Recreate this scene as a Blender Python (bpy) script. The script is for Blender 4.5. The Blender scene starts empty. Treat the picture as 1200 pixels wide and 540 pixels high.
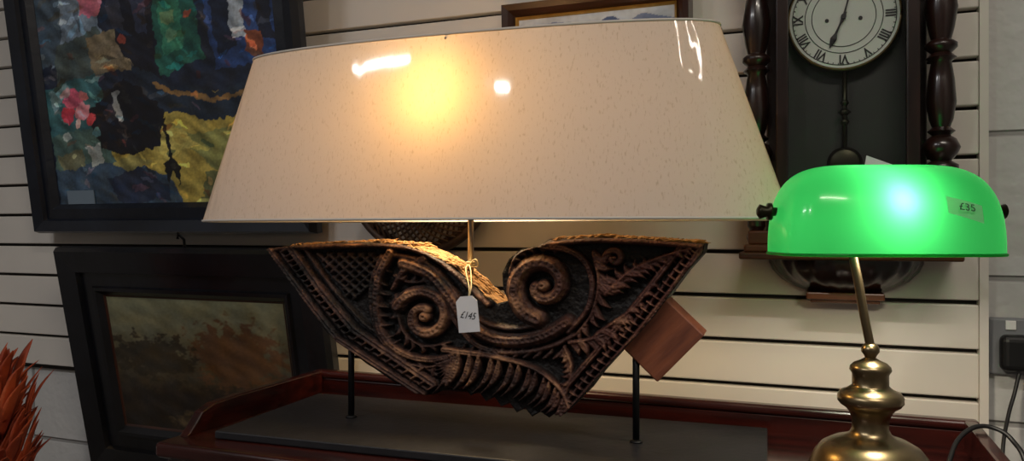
import bpy, bmesh, math, random
from mathutils import Vector, Matrix, noise
random.seed(7)
scene = bpy.context.scene
try:
    scene.view_settings.view_transform = 'Standard'
    scene.view_settings.look = 'None'
except Exception: pass
COL = scene.collection

# ---------------------------------------------------------------- helpers
def lin(c):
    return tuple(((v/255)/12.92 if v/255 <= 0.04045 else (((v/255)+0.055)/1.055)**2.4) for v in c)
def empty(name, loc=(0,0,0), rot=(0,0,0)):
    e = bpy.data.objects.new(name, None); COL.objects.link(e)
    e.location = loc; e.rotation_euler = rot; e.empty_display_size = .05
    return e
def link(ob, parent=None):
    COL.objects.link(ob)
    if parent: ob.parent = parent
    return ob
def mesh_obj(name, verts, faces, mat=None, parent=None, smooth=False, loc=(0,0,0), rot=(0,0,0)):
    me = bpy.data.meshes.new(name); me.from_pydata([tuple(v) for v in verts], [], faces); me.update()
    bm = bmesh.new(); bm.from_mesh(me); bmesh.ops.recalc_face_normals(bm, faces=bm.faces); bm.to_mesh(me); bm.free()
    if smooth:
        for p in me.polygons: p.use_smooth = True
    ob = bpy.data.objects.new(name, me); link(ob, parent)
    ob.location = loc; ob.rotation_euler = rot
    if mat: me.materials.append(mat)
    return ob
def bevel(ob, w, seg=2):
    m = ob.modifiers.new('bev','BEVEL'); m.width = w; m.segments = seg; m.limit_method='ANGLE'
    return ob
class MB:
    """mesh accumulator"""
    def __init__(s): s.v=[]; s.f=[]
    def add(s, v, f):
        o=len(s.v); s.v+= [tuple(x) for x in v]; s.f += [tuple(i+o for i in q) for q in f]
    def box(s, x0,x1,y0,y1,z0,z1):
        s.add([(x0,y0,z0),(x1,y0,z0),(x1,y1,z0),(x0,y1,z0),(x0,y0,z1),(x1,y0,z1),(x1,y1,z1),(x0,y1,z1)],
              [(0,3,2,1),(4,5,6,7),(0,1,5,4),(1,2,6,5),(2,3,7,6),(3,0,4,7)])
    def lathe(s, prof, n=32, c=(0,0), ang=2*math.pi):
        v=[];f=[]
        for r,z in prof:
            for i in range(n):
                a=ang*i/n; v.append((c[0]+r*math.cos(a), c[1]+r*math.sin(a), z))
        for j in range(len(prof)-1):
            for i in range(n):
                k=(i+1)%n
                f.append((j*n+i, j*n+k, (j+1)*n+k, (j+1)*n+i))
        f.append(tuple(range(n))); f.append(tuple((len(prof)-1)*n+i for i in range(n)))
        s.add(v,f)
    def sweep(s, pts, radii, flat=None, n=8):
        """tube through pts; flat=(axis vector, factor) squashes along an axis"""
        pts=[Vector(p) for p in pts]; v=[];f=[]
        m=len(pts); up=None
        for i,p in enumerate(pts):
            t=(pts[min(i+1,m-1)]-pts[max(i-1,0)])
            if t.length<1e-9: t=Vector((0,0,1))
            t.normalize()
            if flat: a=Vector(flat[0])
            else:
                a = up if up is not None else (Vector((0,1,0)) if abs(t.y)<.9 else Vector((1,0,0)))
            b=t.cross(a).normalized(); a2=b.cross(t).normalized(); up=a2
            r=radii[i] if isinstance(radii,(list,tuple)) else radii
            k=flat[1] if flat else 1
            for j in range(n):
                g=2*math.pi*j/n
                v.append(p+b*(r*math.cos(g))+a2*(r*k*math.sin(g)))
        for i in range(m-1):
            for j in range(n):
                q=(j+1)%n
                f.append((i*n+j,i*n+q,(i+1)*n+q,(i+1)*n+j))
        f.append(tuple(range(n))); f.append(tuple((m-1)*n+j for j in range(n)))
        s.add(v,f)
    def obj(s,name,mat,parent=None,smooth=False,loc=(0,0,0),rot=(0,0,0)):
        return mesh_obj(name,s.v,s.f,mat,parent,smooth,loc,rot)
def autosmooth(ob, ang=40):
    me=ob.data
    for p in me.polygons: p.use_smooth=True
    bm=bmesh.new(); bm.from_mesh(me)
    for e in bm.edges:
        if len(e.link_faces)==2 and e.calc_face_angle(0)>math.radians(ang): e.smooth=False
    bm.to_mesh(me); bm.free(); return ob
def catmull(p, k=6):
    p=[Vector(q) for q in p]; out=[]
    for i in range(len(p)-1):
        a=p[max(i-1,0)];b=p[i];c=p[i+1];d=p[min(i+2,len(p)-1)]
        for j in range(k):
            t=j/k
            out.append(.5*((2*b)+(c-a)*t+(2*a-5*b+4*c-d)*t*t+(3*b-a-3*c+d)*t*t*t))
    out.append(p[-1]); return out

# ---------------------------------------------------------------- materials
def newmat(name):
    m=bpy.data.materials.new(name); m.use_nodes=True; nt=m.node_tree
    return m, nt, nt.nodes['Principled BSDF']
def mat(name, c1, c2=None, rough=.5, metal=0, scale=8, stretch=(1,1,1), bump=0, coat=0, bscale=None, detail=6, coatr=.1):
    m,nt,b=newmat(name)
    tc=nt.nodes.new('ShaderNodeTexCoord'); mp=nt.nodes.new('ShaderNodeMapping'); mp.inputs['Scale'].default_value=stretch
    nt.links.new(tc.outputs['Object'], mp.inputs['Vector'])
    nz=nt.nodes.new('ShaderNodeTexNoise'); nz.inputs['Scale'].default_value=scale; nz.inputs['Detail'].default_value=detail
    nt.links.new(mp.outputs[0], nz.inputs['Vector'])
    cr=nt.nodes.new('ShaderNodeValToRGB'); cr.color_ramp.elements[0].position=.35; cr.color_ramp.elements[1].position=.65
    cr.color_ramp.elements[0].color=(*lin(c1),1); cr.color_ramp.elements[1].color=(*lin(c2 or c1),1)
    nt.links.new(nz.outputs['Fac'], cr.inputs[0]); nt.links.new(cr.outputs[0], b.inputs['Base Color'])
    b.inputs['Roughness'].default_value=rough; b.inputs['Metallic'].default_value=metal
    b.inputs['Coat Weight'].default_value=coat; b.inputs['Coat Roughness'].default_value=coatr
    if bump:
        n2=nt.nodes.new('ShaderNodeTexNoise'); n2.inputs['Scale'].default_value=bscale or scale*3; n2.inputs['Detail'].default_value=4
        nt.links.new(mp.outputs[0], n2.inputs['Vector'])
        bp=nt.nodes.new('ShaderNodeBump'); bp.inputs['Strength'].default_value=bump; bp.inputs['Distance'].default_value=.003
        nt.links.new(n2.outputs['Fac'], bp.inputs['Height']); nt.links.new(bp.outputs[0], b.inputs['Normal'])
    return m
def emis(name,c,s):
    m,nt,b=newmat(name); b.inputs['Base Color'].default_value=(*c,1)
    b.inputs['Emission Color'].default_value=(*c,1); b.inputs['Emission Strength'].default_value=s; return m

M_slat = mat('slat_white',(226,219,209),(214,208,200),rough=.45,scale=3)
M_groove = mat('groove_dark',(60,55,52),(44,42,42),rough=.8)
M_black = mat('black_frame',(10,11,15),(18,19,25),rough=.3,scale=20,bump=.2,coat=.25)
M_navy = mat('navy_frame',(14,18,28),(24,30,42),rough=.4,scale=12,stretch=(1,1,1),bump=.4,coat=.15)
M_mahog = mat('mahogany',(30,9,8),(56,18,14),rough=.24,scale=6,stretch=(1,8,8),coat=.3)
M_clockwood = mat('clock_walnut',(20,11,10),(42,22,18),rough=.28,scale=7,stretch=(6,6,1),coat=.4)
M_clockbase = mat('clock_walnut_light',(56,28,12),(104,56,24),rough=.3,scale=7,stretch=(1,6,6),coat=.4)
M_clockin = mat('clock_interior',(10,18,13),(18,28,20),rough=.5)  # greenish: the desk lamp's green reflection is painted into this colour
M_board = mat('lamp_board_black',(20,20,24),(28,27,31),rough=.55,scale=30,bump=.2)
M_iron = mat('iron_post',(16,16,18),(30,30,32),rough=.45,metal=.6)
M_steel = mat('steel_rod',(150,146,138),rough=.3,metal=1)
M_brass = mat('antique_brass',(132,116,88),(158,140,108),rough=.3,metal=1,scale=5)
M_dkbrass = mat('dark_brass_knob',(40,44,34),(66,58,40),rough=.35,metal=.9)
M_gold = mat('gilt',(176,134,62),(204,164,88),rough=.35,metal=.7,scale=40)
M_brownfr = mat('brown_frame',(46,26,20),(70,40,28),rough=.3,scale=8,coat=.4)
M_dial = mat('dial_enamel',(196,202,196),(208,212,206),rough=.25,scale=3,coat=.6)
M_ink = mat('ink',(10,10,14),rough=.5)
M_paper = mat('paper_tag',(226,228,232),(214,216,222),rough=.6,scale=20)
M_string = mat('string',(206,190,150),rough=.8)
M_rattan = mat('rattan_dark',(50,36,30),(92,70,54),rough=.5,scale=40)
M_mirror = mat('mirror',(150,156,160),rough=.04,metal=1)
M_socket = mat('socket_grey',(120,122,126),(128,130,134),rough=.4)
M_plug = mat('plug_black',(18,18,20),rough=.4)
M_cable = mat('cable_black',(14,14,16),rough=.5)
M_floor = mat('floor_lino',(92,86,80),(110,104,96),rough=.5,scale=5)
M_ceil = mat('ceiling_paint',(205,202,198),rough=.9)
M_paint = mat('wall_paint',(150,147,144),(164,160,156),rough=.8,scale=2)
M_orange = mat('orange_plume',(120,36,18),(186,84,44),rough=.7,scale=14)
M_blue = mat('blue_plume',(24,60,96),(40,90,130),rough=.6,scale=14)
M_vase = mat('vase_glaze',(24,50,80),(34,66,96),rough=.25,scale=4,coat=.5)
M_block = mat('redwood_block',(84,40,24),(122,66,40),rough=.6,scale=10,stretch=(1,1,6),bump=.3)
M_raw = mat('raw_wood',(112,80,46),(176,136,86),rough=.85,scale=30,stretch=(1,6,6),bump=.8)
M_tube = emis('tube_emission',(1,.97,.92),3)
M_fit = mat('fitting_white',(225,225,222),rough=.4)

# painted brick / block wall
M_brick,nt,b=newmat('painted_brick')
tc=nt.nodes.new('ShaderNodeTexCoord'); sx=nt.nodes.new('ShaderNodeSeparateXYZ'); cx=nt.nodes.new('ShaderNodeCombineXYZ')
nt.links.new(tc.outputs['Object'],sx.inputs[0]); nt.links.new(sx.outputs['X'],cx.inputs['X']); nt.links.new(sx.outputs['Z'],cx.inputs['Y'])
br=nt.nodes.new('ShaderNodeTexBrick'); br.inputs['Scale'].default_value=1; br.inputs['Brick Width'].default_value=.44; br.inputs['Row Height'].default_value=.225
br.inputs['Mortar Size'].default_value=.006; br.inputs['Mortar Smooth'].default_value=.6
br.inputs['Color1'].default_value=(*lin((205,203,200)),1); br.inputs['Color2'].default_value=(*lin((192,192,190)),1); br.inputs['Mortar'].default_value=(*lin((150,148,146)),1)
nt.links.new(cx.outputs[0],br.inputs['Vector']); nt.links.new(br.outputs['Color'],b.inputs['Base Color'])
nz=nt.nodes.new('ShaderNodeTexNoise'); nz.inputs['Scale'].default_value=40; nt.links.new(tc.outputs['Object'],nz.inputs['Vector'])
ma=nt.nodes.new('ShaderNodeMath'); ma.operation='MULTIPLY_ADD'; ma.inputs[1].default_value=-2.5; nt.links.new(br.outputs['Fac'],ma.inputs[0]); nt.links.new(nz.outputs['Fac'],ma.inputs[2])
bp=nt.nodes.new('ShaderNodeBump'); bp.inputs['Distance'].default_value=.004; bp.inputs['Strength'].default_value=.6
nt.links.new(ma.outputs[0],bp.inputs['Height']); nt.links.new(bp.outputs[0],b.inputs['Normal']); b.inputs['Roughness'].default_value=.6

# ---------------------------------------------------------------- room (wall plane is y = 0, room towards -y)
X0,X1,Y0,Y1,H=-2.3,1.5,-3.9,.028,2.6
def slab(name,x0,x1,y0,y1,z0,z1,m):
    k=MB(); k.box(x0,x1,y0,y1,z0,z1); return k.obj(name,m)
slab('floor',X0-.1,X1+.1,Y0-.1,Y1+.1,-.1,0,M_floor)
slab('ceiling',X0-.1,X1+.1,Y0-.1,Y1+.1,H,H+.1,M_ceil)
slab('wall_back',X0-.1,X1+.1,Y1,Y1+.1,0,H,M_brick)
slab('wall_left',X0-.1,X0,Y0,Y1,0,H,M_paint)
slab('wall_right',X1,X1+.1,Y0,Y1,0,H,M_paint)
slab('wall_front',X0-.1,X1+.1,Y0-.1,Y0,0,H,M_paint)
slab('baseboard_back',X0,X1,Y1-.015,Y1,0,.1,M_slat)
# slatwall panelling
XS=.768
sw=empty('slatwall_panel')
k=MB(); z=1.089-.075*3
k.box(X0,XS,.020,.027,z-.01,H-.003); k.obj('slat_backing',M_groove,sw)
k=MB()
while z<H-.02:
    zt=min(z+.075-.0035,H-.004); zb=z+.0035
    k.box(X0,XS,0,.0195,zb,zt)
    z+=.075
bevel(k.obj('slats',M_slat,sw),.0022,2)
slab('trim_1',XS,XS+.012,-.004,.027,.0,H-.003,M_slat)

# ---------------------------------------------------------------- paintings
def inpoly(x,y,p):
    c=False; j=len(p)-1
    for i in range(len(p)):
        if (p[i][1]>y)!=(p[j][1]>y) and x<(p[j][0]-p[i][0])*(y-p[i][1])/(p[j][1]-p[i][1])+p[i][0]: c=not c
        j=i
    return c
M_canvas,nt,b=newmat('oil_paint')
at=nt.nodes.new('ShaderNodeAttribute'); at.attribute_name='Col'
nt.links.new(at.outputs['Color'],b.inputs['Base Color']); b.inputs['Roughness'].default_value=.42; b.inputs['Coat Weight'].default_value=.15
tc=nt.nodes.new('ShaderNodeTexCoord'); nz=nt.nodes.new('ShaderNodeTexNoise'); nz.inputs['Scale'].default_value=30; nz.inputs['Distortion'].default_value=.8
nt.links.new(tc.outputs['Object'],nz.inputs['Vector']); bp=nt.nodes.new('ShaderNodeBump'); bp.inputs['Strength'].default_value=.25; bp.inputs['Distance'].default_value=.002
nt.links.new(nz.outputs['Fac'],bp.inputs['Height']); nt.links.new(bp.outputs[0],b.inputs['Normal'])
def canvas(name,x0,x1,z0,z1,y,nx,nz_,fn,parent):
    vs=[];fs=[];cs=[]
    for j in range(nz_+1):
        for i in range(nx+1):
            u=i/nx; w=j/nz_
            vs.append((x0+(x1-x0)*u,y,z0+(z1-z0)*w)); cs.append(fn(u,w))
    for j in range(nz_):
        for i in range(nx):
            a=j*(nx+1)+i; fs.append((a,a+1,a+nx+2,a+nx+1))
    me=bpy.data.meshes.new(name); me.from_pydata(vs,[],fs)
    at=me.color_attributes.new('Col','FLOAT_COLOR','POINT')
    flat=[]
    for c in cs: flat+= [*lin(c),1]
    at.data.foreach_set('color',flat)
    me.materials.append(M_canvas)
    ob=bpy.data.objects.new(name,me); link(ob,parent); return ob
def frame(name,w,h,fw,th,m,parent,steps=((0,0),(.15,1),(.55,.8),(.8,.55),(1,.3))):
    """mitred moulding: (inward fraction, height fraction)"""
    k=MB(); vs=[];fs=[]
    prof=[(0,0)]+[(a*fw,max(c,.02)*th) for a,c in steps]+[(fw,0)]
    n=len(prof)
    for ins,d in prof:
        vs+= [(-w/2+ins,-d,ins),(w/2-ins,-d,ins),(w/2-ins,-d,h-ins),(-w/2+ins,-d,h-ins)]
    for a in range(n-1):
        for q in range(4):
            r=(q+1)%4; fs.append((a*4+q,a*4+r,(a+1)*4+r,(a+1)*4+q))
    for q in range(4):
        r=(q+1)%4; fs.append(((n-1)*4+q,(n-1)*4+r,r,q))
    k.add(vs,fs); return k.obj(name,m,parent)

def warp(x,y,s,a):
    v=noise.noise_vector(Vector((x*s,y*s,3.1))); return x+v.x*a, y+v.y*a
def jitter(c,x,y,s,a):
    # soft broken brushwork
    u=x*.8+y*.6; v=-x*.6+y*.8
    n=noise.noise(Vector((u*s*.35,v*s*.9,1.7)))+.35*noise.noise(Vector((x*s*3.1,y*s*3.7,5.7)))
    m=noise.noise(Vector((x*s*.6,y*s*.6,21.)))*14
    return tuple(max(0,min(255,w*(1+a*n)+6*n+q*m)) for w,q in zip(c,(.5,.1,-.5)))
P1=[([(45,-100),(140,-100),(130,45),(60,65)],(124,140,156)),
 ([(45,-20),(80,-20),(70,60),(45,60)],(70,86,100)),
 ([(70,38),(130,20),(128,80),(60,90)],(78,90,88)),
 ([(98,-20),(138,-10),(134,12),(104,10)],(196,112,126)),
 ([(110,30),(168,24),(178,70),(118,78)],(126,112,88)),
 ([(130,-100),(200,-100),(200,96),(172,84),(150,40)],(28,30,42)),
 ([(140,-40),(158,-40),(162,30),(146,26)],(58,60,74)),
 ([(172,-30),(190,-34),(188,36),(176,30)],(52,58,80)),
 ([(193,-40),(246,-40),(250,72),(198,84)],(40,96,84)),
 ([(202,4),(228,-2),(232,56),(208,64)],(62,136,108)),
 ([(206,14),(222,12),(224,26),(208,28)],(120,156,110)),
 ([(250,-100),(345,-100),(345,76),(262,84)],(46,70,120)),
 ([(262,-40),(282,-40),(290,60),(268,70)],(28,38,60)),
 ([(282,6),(296,-2),(302,48),(288,50)],(176,188,200)),
 ([(312,-20),(328,-20),(334,60),(316,50)],(28,32,48)),
 ([(300,40),(318,44),(316,72),(298,68)],(132,74,52)),
 ([(45,88),(120,74),(132,150),(45,160)],(62,106,110)),
 ([(50,92),(74,84),(84,100),(56,112)],(120,150,150)),
 ([(45,140),(120,132),(190,190),(60,235),(45,235)],(82,108,100)),
 ([(48,168),(84,160),(90,186),(56,192)],(120,120,92)),
 ([(122,158),(190,118),(260,104),(345,116),(345,240),(190,240),(150,206)],(176,156,76)),
 ([(210,150),(300,140),(345,160),(345,200),(250,190)],(140,140,80)),
 ([(176,150),(220,140),(240,164),(196,176)],(196,180,96)),
 ([(240,190),(345,196),(345,240),(230,240)],(100,104,66)),
 ([(100,118),(150,84),(204,112),(190,160),(150,168),(112,160)],(22,22,30)),
 ([(118,120),(140,104),(150,118),(128,136)],(52,50,60)),
 ([(160,66),(210,92),(262,106),(345,84),(345,122),(260,134),(206,128),(176,104)],(38,50,66)),
 ([(186,90),(258,112),(320,100),(322,104),(258,118),(190,98)],(140,108,66)),
 ([(45,185),(150,175),(205,200),(215,240),(45,240)],(64,84,104)),
 ([(118,196),(160,184),(200,210),(196,226),(130,226)],(40,50,72)),
 ([(138,98),(146,96),(150,130),(142,132)],(146,146,142)),
 ([(92,160),(110,154),(116,180),(98,184)],(176,182,176)),
 ([(128,178),(150,168),(176,176),(150,190)],(156,146,84)),
 ([(197,132),(201,132),(205,178),(200,186)],(20,20,22)),
 ([(192,180),(206,176),(214,190),(210,206),(204,190),(198,206)],(20,20,22)),
 ([(270,206),(300,200),(312,222),(280,226)],(176,166,90)),
]
rs=random.Random(11)
DAB=[]
for i in range(260):   # small palette-knife dabs
    x=rs.uniform(45,335); y=rs.uniform(-60,228); a_=rs.uniform(-.6,1.2); l=rs.uniform(4,12); w=rs.uniform(1.3,3.2)
    DAB.append((x,y,math.cos(a_),math.sin(a_),l,w,rs.uniform(.6,1.6),rs.choice(((0,0,0),(14,4,-8),(-10,6,14),(20,12,2),(34,6,0),(16,16,10)))))
DOT1=[(84,104,12,(210,94,118)),(93,118,9,(230,142,150)),(76,122,8,(196,60,78)),(98,100,6,(210,120,120)),(72,96,6,(204,160,156)),(104,126,5,(210,74,78)),(88,130,4,(236,190,180)),(120,4,9,(200,110,130)),(216,40,7,(106,156,120)),(70,142,6,(174,185,180)),(150,52,8,(148,132,108)),(60,112,5,(130,162,168)),(110,140,5,(96,142,148)),(160,40,5,(150,70,60)),(236,22,5,(170,90,70))]
def f1(u,w):
    px=45+290*u; py=228-323*w
    x,y=warp(px,py,.03,7); x,y=warp(x,y,.17,3.2)
    c=(34,42,60)
    for p,cc in P1:
        if inpoly(x,y,p): c=cc
    for cx_,cy_,r,cc in DOT1:
        if (x-cx_)**2+(y-cy_)**2<r*r: c=cc
    for dx,dy,ca,sa,l,wd,g,o in DAB:
        ex,ey=x-dx,y-dy
        if abs(ex)<12 and abs(ey)<12 and ((ex*ca+ey*sa)/l)**2+((-ex*sa+ey*ca)/wd)**2<1: c=tuple(v*g+q for v,q in zip(c,o))
    return jitter(c,px,py,.14,.4)
def f2(u,w):
    px=125+205*u; py=540-200*w
    x,y=warp(px,py,.05,8)
    g=max(0,min(1,(y-342)/130)); c=[134-66*g,134-76*g,104-62*g]
    n=noise.noise(Vector((px*.10,py*.10,0)))+.5*noise.noise(Vector((px*.3,py*.3,0)))
    d=math.hypot((x-272)/52,(y-425)/46)+n*.7
    k_=max(0,min(1,(1.15-d)/.3)); c=[c[i]*(1-k_)+(98,70,46)[i]*k_ for i in range(3)]
    d=math.hypot((x-170)/50,(y-430)/30)+n*.7
    k_=max(0,min(1,(1.15-d)/.3)); c=[c[i]*(1-k_)+(58,50,36)[i]*k_ for i in range(3)]
    k_=max(0,min(1,(y-462+10*n)/20)); c=[c[i]*(1-k_)+(46,38,30)[i]*k_ for i in range(3)]
    d=math.hypot((x-225)/34,(y-520)/18)+n*.5
    k_=max(0,min(1,(1.1-d)/.4)); c=[c[i]*(1-k_)+(92,76,52)[i]*k_ for i in range(3)]
    return jitter(tuple(c),px,py,.1,.18)
def f3(u,w):
    x=u*10; y=w*10
    c=(190,198,208)
    if y<9.0+.2*noise.noise(Vector((x*.9,0,2)))+.6*math.exp(-((x-2.6)/1.2)**2)+.6*math.exp(-((x-8.2)/.9)**2): c=(116,130,164)
    if y<8.6+.2*noise.noise(Vector((x*.9,3,2)))+.95*math.exp(-((x-6)/1.0)**2)+.6*math.exp(-((x-1)/.8)**2): c=(62,80,120)
    if y<6.6+.5*noise.noise(Vector((x*.7,7,2))): c=(96,112,84)
    if y<3.2+.5*math.sin(x): c=(88,96,60)
    return jitter(c,u*40,w*40,.3,.15)
a=empty('framed_painting',(-.81,-.022,1.196),(math.radians(8.2),0,0))
frame('frame',.80,.75,.068,.035,M_navy,a,((0,.5),(.1,1),(.45,.75),(.5,.5),(.85,.6),(1,.2)))
k=MB(); k.box(-.39,.39,-.002,.002,.01,.74); k.obj('backing',M_groove,a)
canvas('canvas',-.335,.335,.065,.69,-.006,360,330,f1,a)
k=MB(); k.box(-.30,-.215,-.0095,-.0075,.068,.100); k.obj('label',mat('label_grey',(120,136,150),rough=.5),a)

a=empty('framed_painting',(-.69,-.012,.65),(math.radians(11),0,0))
frame('frame',.70,.525,.108,.03,M_black,a,((0,.6),(.06,1),(.5,.8),(.53,.45),(.8,.42),(.83,.62),(.9,.6),(1,.25)))
frame('slip',.486,.311,.008,.008,M_brownfr,a).location=(0,0,.107)
k=MB(); k.box(-.33,.33,-.002,.002,.02,.50); k.obj('backing',M_groove,a)
canvas('canvas',-.243,.243,.107,.418,-.005,240,160,f2,a)
k=MB(); k.sweep([(0,0.00,.50),(0,.004,.54),(0,-.01,.556),(0,-.013,.545)],.003); k.obj('hook',M_iron,a,True)

a=empty('framed_painting',(.168,-.012,1.330),(math.radians(3),0,0))
frame('frame',.345,.288,.026,.026,M_brownfr,a)
frame('gilt_slip',.295,.238,.006,.012,M_gold,a).location=(0,0,.025)
k=MB(); k.box(-.16,.16,-.002,.002,.01,.278); k.obj('backing',M_groove,a)
canvas('canvas',-.143,.143,.030,.258,-.005,160,130,f3,a)

# ---------------------------------------------------------------- rattan framed mirror on wall
a=empty('rattan_mirror',(-.178,-.035,1.314))
k=MB()
R1,R2=.155,.088
for R,r in ((R1,.009),(R2,.008),(R1-.012,.004)):
    k.sweep([(R*math.cos(t*math.pi/32),0,R*math.sin(t*math.pi/32)) for t in range(65)],r)
for i in range(54):
    for sg in (1,-1):
        t0=2*math.pi*i/54; pts=[]
        for j in range(7):
            f=j/6; R=R2+(R1-R2)*f; t=t0+sg*f*.55
            pts.append((R*math.cos(t),-.002*sg-.012*math.sin(f*math.pi),R*math.sin(t)))
        k.sweep(pts,.0022,n=5)
k.obj('woven_ring',M_rattan,a,True)
k=MB(); k.lathe([(.001,0),(R2,0),(R2,.006),(.001,.006)],48); k.obj('glass',M_mirror,a,rot=(math.radians(90),0,0))

# ---------------------------------------------------------------- wall clock
a=empty('wall_clock',(.577,0,0))
k=MB()
k.box(-.118,.118,-.018,-.001,1.16,1.72)           # back board
k.box(-.100,-.088,-.082,-.018,1.20,1.70); k.box(.088,.100,-.082,-.018,1.20,1.70)
k.box(-.100,.100,-.082,-.018,1.69,1.705)
for x in (-.1,.082): k.box(x,x+.018,-.094,-.082,1.20,1.70)
k.box(-.082,.082,-.094,-.082,1.20,1.222); k.box(-.082,.082,-.094,-.082,1.675,1.70)
bevel(k.obj('case',M_clockwood,a),.002)
k=MB(); k.box(-.087,.087,-.030,-.019,1.22,1.68); k.obj('interior_panel',M_clockin,a)
def column(cx):
    k=MB(); z0=1.285; pr=[]
    seq=[(.013,0),(.017,.006),(.017,.012),(.010,.018),(.016,.028),(.019,.038),(.015,.050),(.009,.056),(.014,.062),(.009,.068),
         (.012,.080),(.015,.105),(.013,.14),(.010,.165),(.015,.171),(.010,.178),(.016,.186),(.016,.192),(.010,.198),(.013,.215),(.0165,.245),(.012,.285),(.009,.30),(.016,.308),(.010,.316),(.018,.33),(.018,.345),(.011,.36)]
    pr=[(r*1.36,z0+z) for r,z in seq]
    k.lathe(pr,24,c=(cx,-.062)); autosmooth(k.obj('column',M_clockwood,a),60)
    k=MB(); k.box(cx-.022,cx+.022,-.084,-.018,1.645,1.70); k.box(cx-.023,cx+.023,-.086,-.018,1.235,1.284)
    k.lathe([(.004,1.172),(.012,1.178),(.016,1.19),(.010,1.2),(.014,1.207),(.014,1.235)],20,c=(cx,-.062))
    bevel(k.obj('column_block',M_clockwood,a),.002)
column(-.131); column(.131)
k=MB()
k.box(-.155,.155,-.105,-.001,1.155,1.166); k.box(-.148,.148,-.098,-.001,1.166,1.178); k.box(-.142,.142,-.090,-.001,1.178,1.200)
bevel(k.obj('base_moulding',M_clockbase,a),.003,3)
k=MB(); k.box(-.16,.16,-.11,-.001,1.70,1.72); k.box(-.17,.17,-.12,-.001,1.72,1.735)
k.add([(-.13,-.08,1.735),(.13,-.08,1.735),(.05,-.08,1.79),(0,-.08,1.81),(-.05,-.08,1.79),(-.13,-.001,1.735),(.13,-.001,1.735),(.05,-.001,1.79),(0,-.001,1.81),(-.05,-.001,1.79)],
      [(0,1,2,3,4),(9,8,7,6,5),(0,5,6,1),(1,6,7,2),(2,7,8,3),(3,8,9,4),(4,9,5,0)])
bevel(k.obj('pediment',M_clockwood,a),.003,2)
# gadrooned half bowl under the case
k=MB(); vs=[];fs=[]; N=48
prof=[(.112,1.155),(.112,1.148),(.106,1.135),(.092,1.120),(.070,1.108),(.052,1.102)]
for r,z in prof:
    for i in range(N+1):
        t=math.pi+math.pi*i/N; rr=r*(1+.03*abs(math.sin(t*12))); vs.append((rr*math.cos(t),-.002+.85*rr*math.sin(t),z))
for j in range(len(prof)-1):
    for i in range(N): fs.append((j*(N+1)+i,j*(N+1)+i+1,(j+1)*(N+1)+i+1,(j+1)*(N+1)+i))
k.add(vs,fs); k.obj('bowl',M_clockwood,a,True)
k=MB(); k.box(-.056,.056,-.06,-.001,1.092,1.103); k.box(-.05,.05,-.052,-.001,1.086,1.092); bevel(k.obj('foot',M_clockbase,a),.002)
# dial
d=empty('dial_assembly',(-.002,-.052,1.532)); d.parent=a
k=MB(); k.lathe([(.0005,0),(.079,0),(.079,.004),(.0005,.004)],64); k.obj('dial',M_dial,d,rot=(math.radians(90),0,0))
k=MB(); k.sweep([(.0805*math.cos(t*math.pi/32),0,.0805*math.sin(t*math.pi/32)) for t in range(65)],.003); k.obj('bezel',mat('bezel_brass',(110,96,66),rough=.3,metal=1),d,True)
k=MB(); k.box(-.02,.02,.0,.02,-.06,.06); k.obj('movement',M_iron,d)
k=MB()
for r in (.0745,.056,.046):
    k.sweep([(r*math.cos(t*math.pi/32),-.0045,r*math.sin(t*math.pi/32)) for t in range(65)],.0006,n=5)
for i in range(60):
    t=i*math.pi/30; k.sweep([(.0715*math.cos(t),-.0045,.0715*math.sin(t)),(.0745*math.cos(t),-.0045,.0745*math.sin(t))],.0006,n=5)
def hand(ang,L,w):
    ca,sa=math.sin(ang),math.cos(ang)
    pts=[(ca*L*f,-.0075,sa*L*f) for f in (-.15,0,.3,.55,.7,.85,1)]
    k.sweep(pts,[w*.7,w*.8,w*.5,w*.7,w*1.8,w,.0003],flat=((0,1,0),.3),n=8)
hand(math.radians(203),.052,.0028); hand(math.radians(14),.060,.0022)
k.sweep([(0,-.003,0),(0,-.0095,0)],.004,n=12)
for sx2 in (-.024,.024): k.sweep([(sx2,-.003,-.004),(sx2,-.0055,-.004)],.003,n=12)
k.obj('hands_and_track',M_ink,d)
for i,s in enumerate(['XII','I','II','III','IIII','V','VI','VII','VIII','IX','X','XI']):
    cu=bpy.data.curves.new('numeral_'+s,'FONT'); cu.body=s; cu.size=.020; cu.align_x='CENTER'; cu.align_y='CENTER'; cu.extrude=.0002; cu.offset=.0005
    ob=bpy.data.objects.new('numeral_'+s,cu); link(ob,d); cu.materials.append(M_ink)
    t=math.radians(30*i); ob.location=(.0652*math.sin(t),-.0048,.0652*math.cos(t))
    ob.rotation_euler=(Matrix.Rotation(t,3,'Y')@Matrix.Rotation(math.radians(90),3,'X')).to_euler(); ob.scale=(.8,1,1)
k=MB(); k.sweep([(0,-.045,1.455),(0,-.045,1.33)],.004,n=10)
for z,r in ((1.40,.007),(1.385,.010),(1.37,.007)): k.sweep([(0,-.045,z-.006),(0,-.045,z),(0,-.045,z+.006)],[.003,r,.003],n=12)
k.obj('pendulum_rod',M_dkbrass,a,True)
k=MB(); k.lathe([(.0005,0),(.02,.001),(.026,.004),(.02,.007),(.0005,.008)],32); k.obj('pendulum_bob',M_dkbrass,a,True,loc=(0,-.042,1.305),rot=(math.radians(90),0,0))
M_glass,nt,b=newmat('door_glass')
tr=nt.nodes.new('ShaderNodeBsdfTransparent'); gl=nt.nodes.new('ShaderNodeBsdfGlossy'); gl.inputs['Roughness'].default_value=.02; mx=nt.nodes.new('ShaderNodeMixShader'); mx.inputs[0].default_value=.03
nt.links.new(tr.outputs[0],mx.inputs[1]); nt.links.new(gl.outputs[0],mx.inputs[2]); nt.links.new(mx.outputs[0],nt.nodes['Material Output'].inputs['Surface'])
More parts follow.
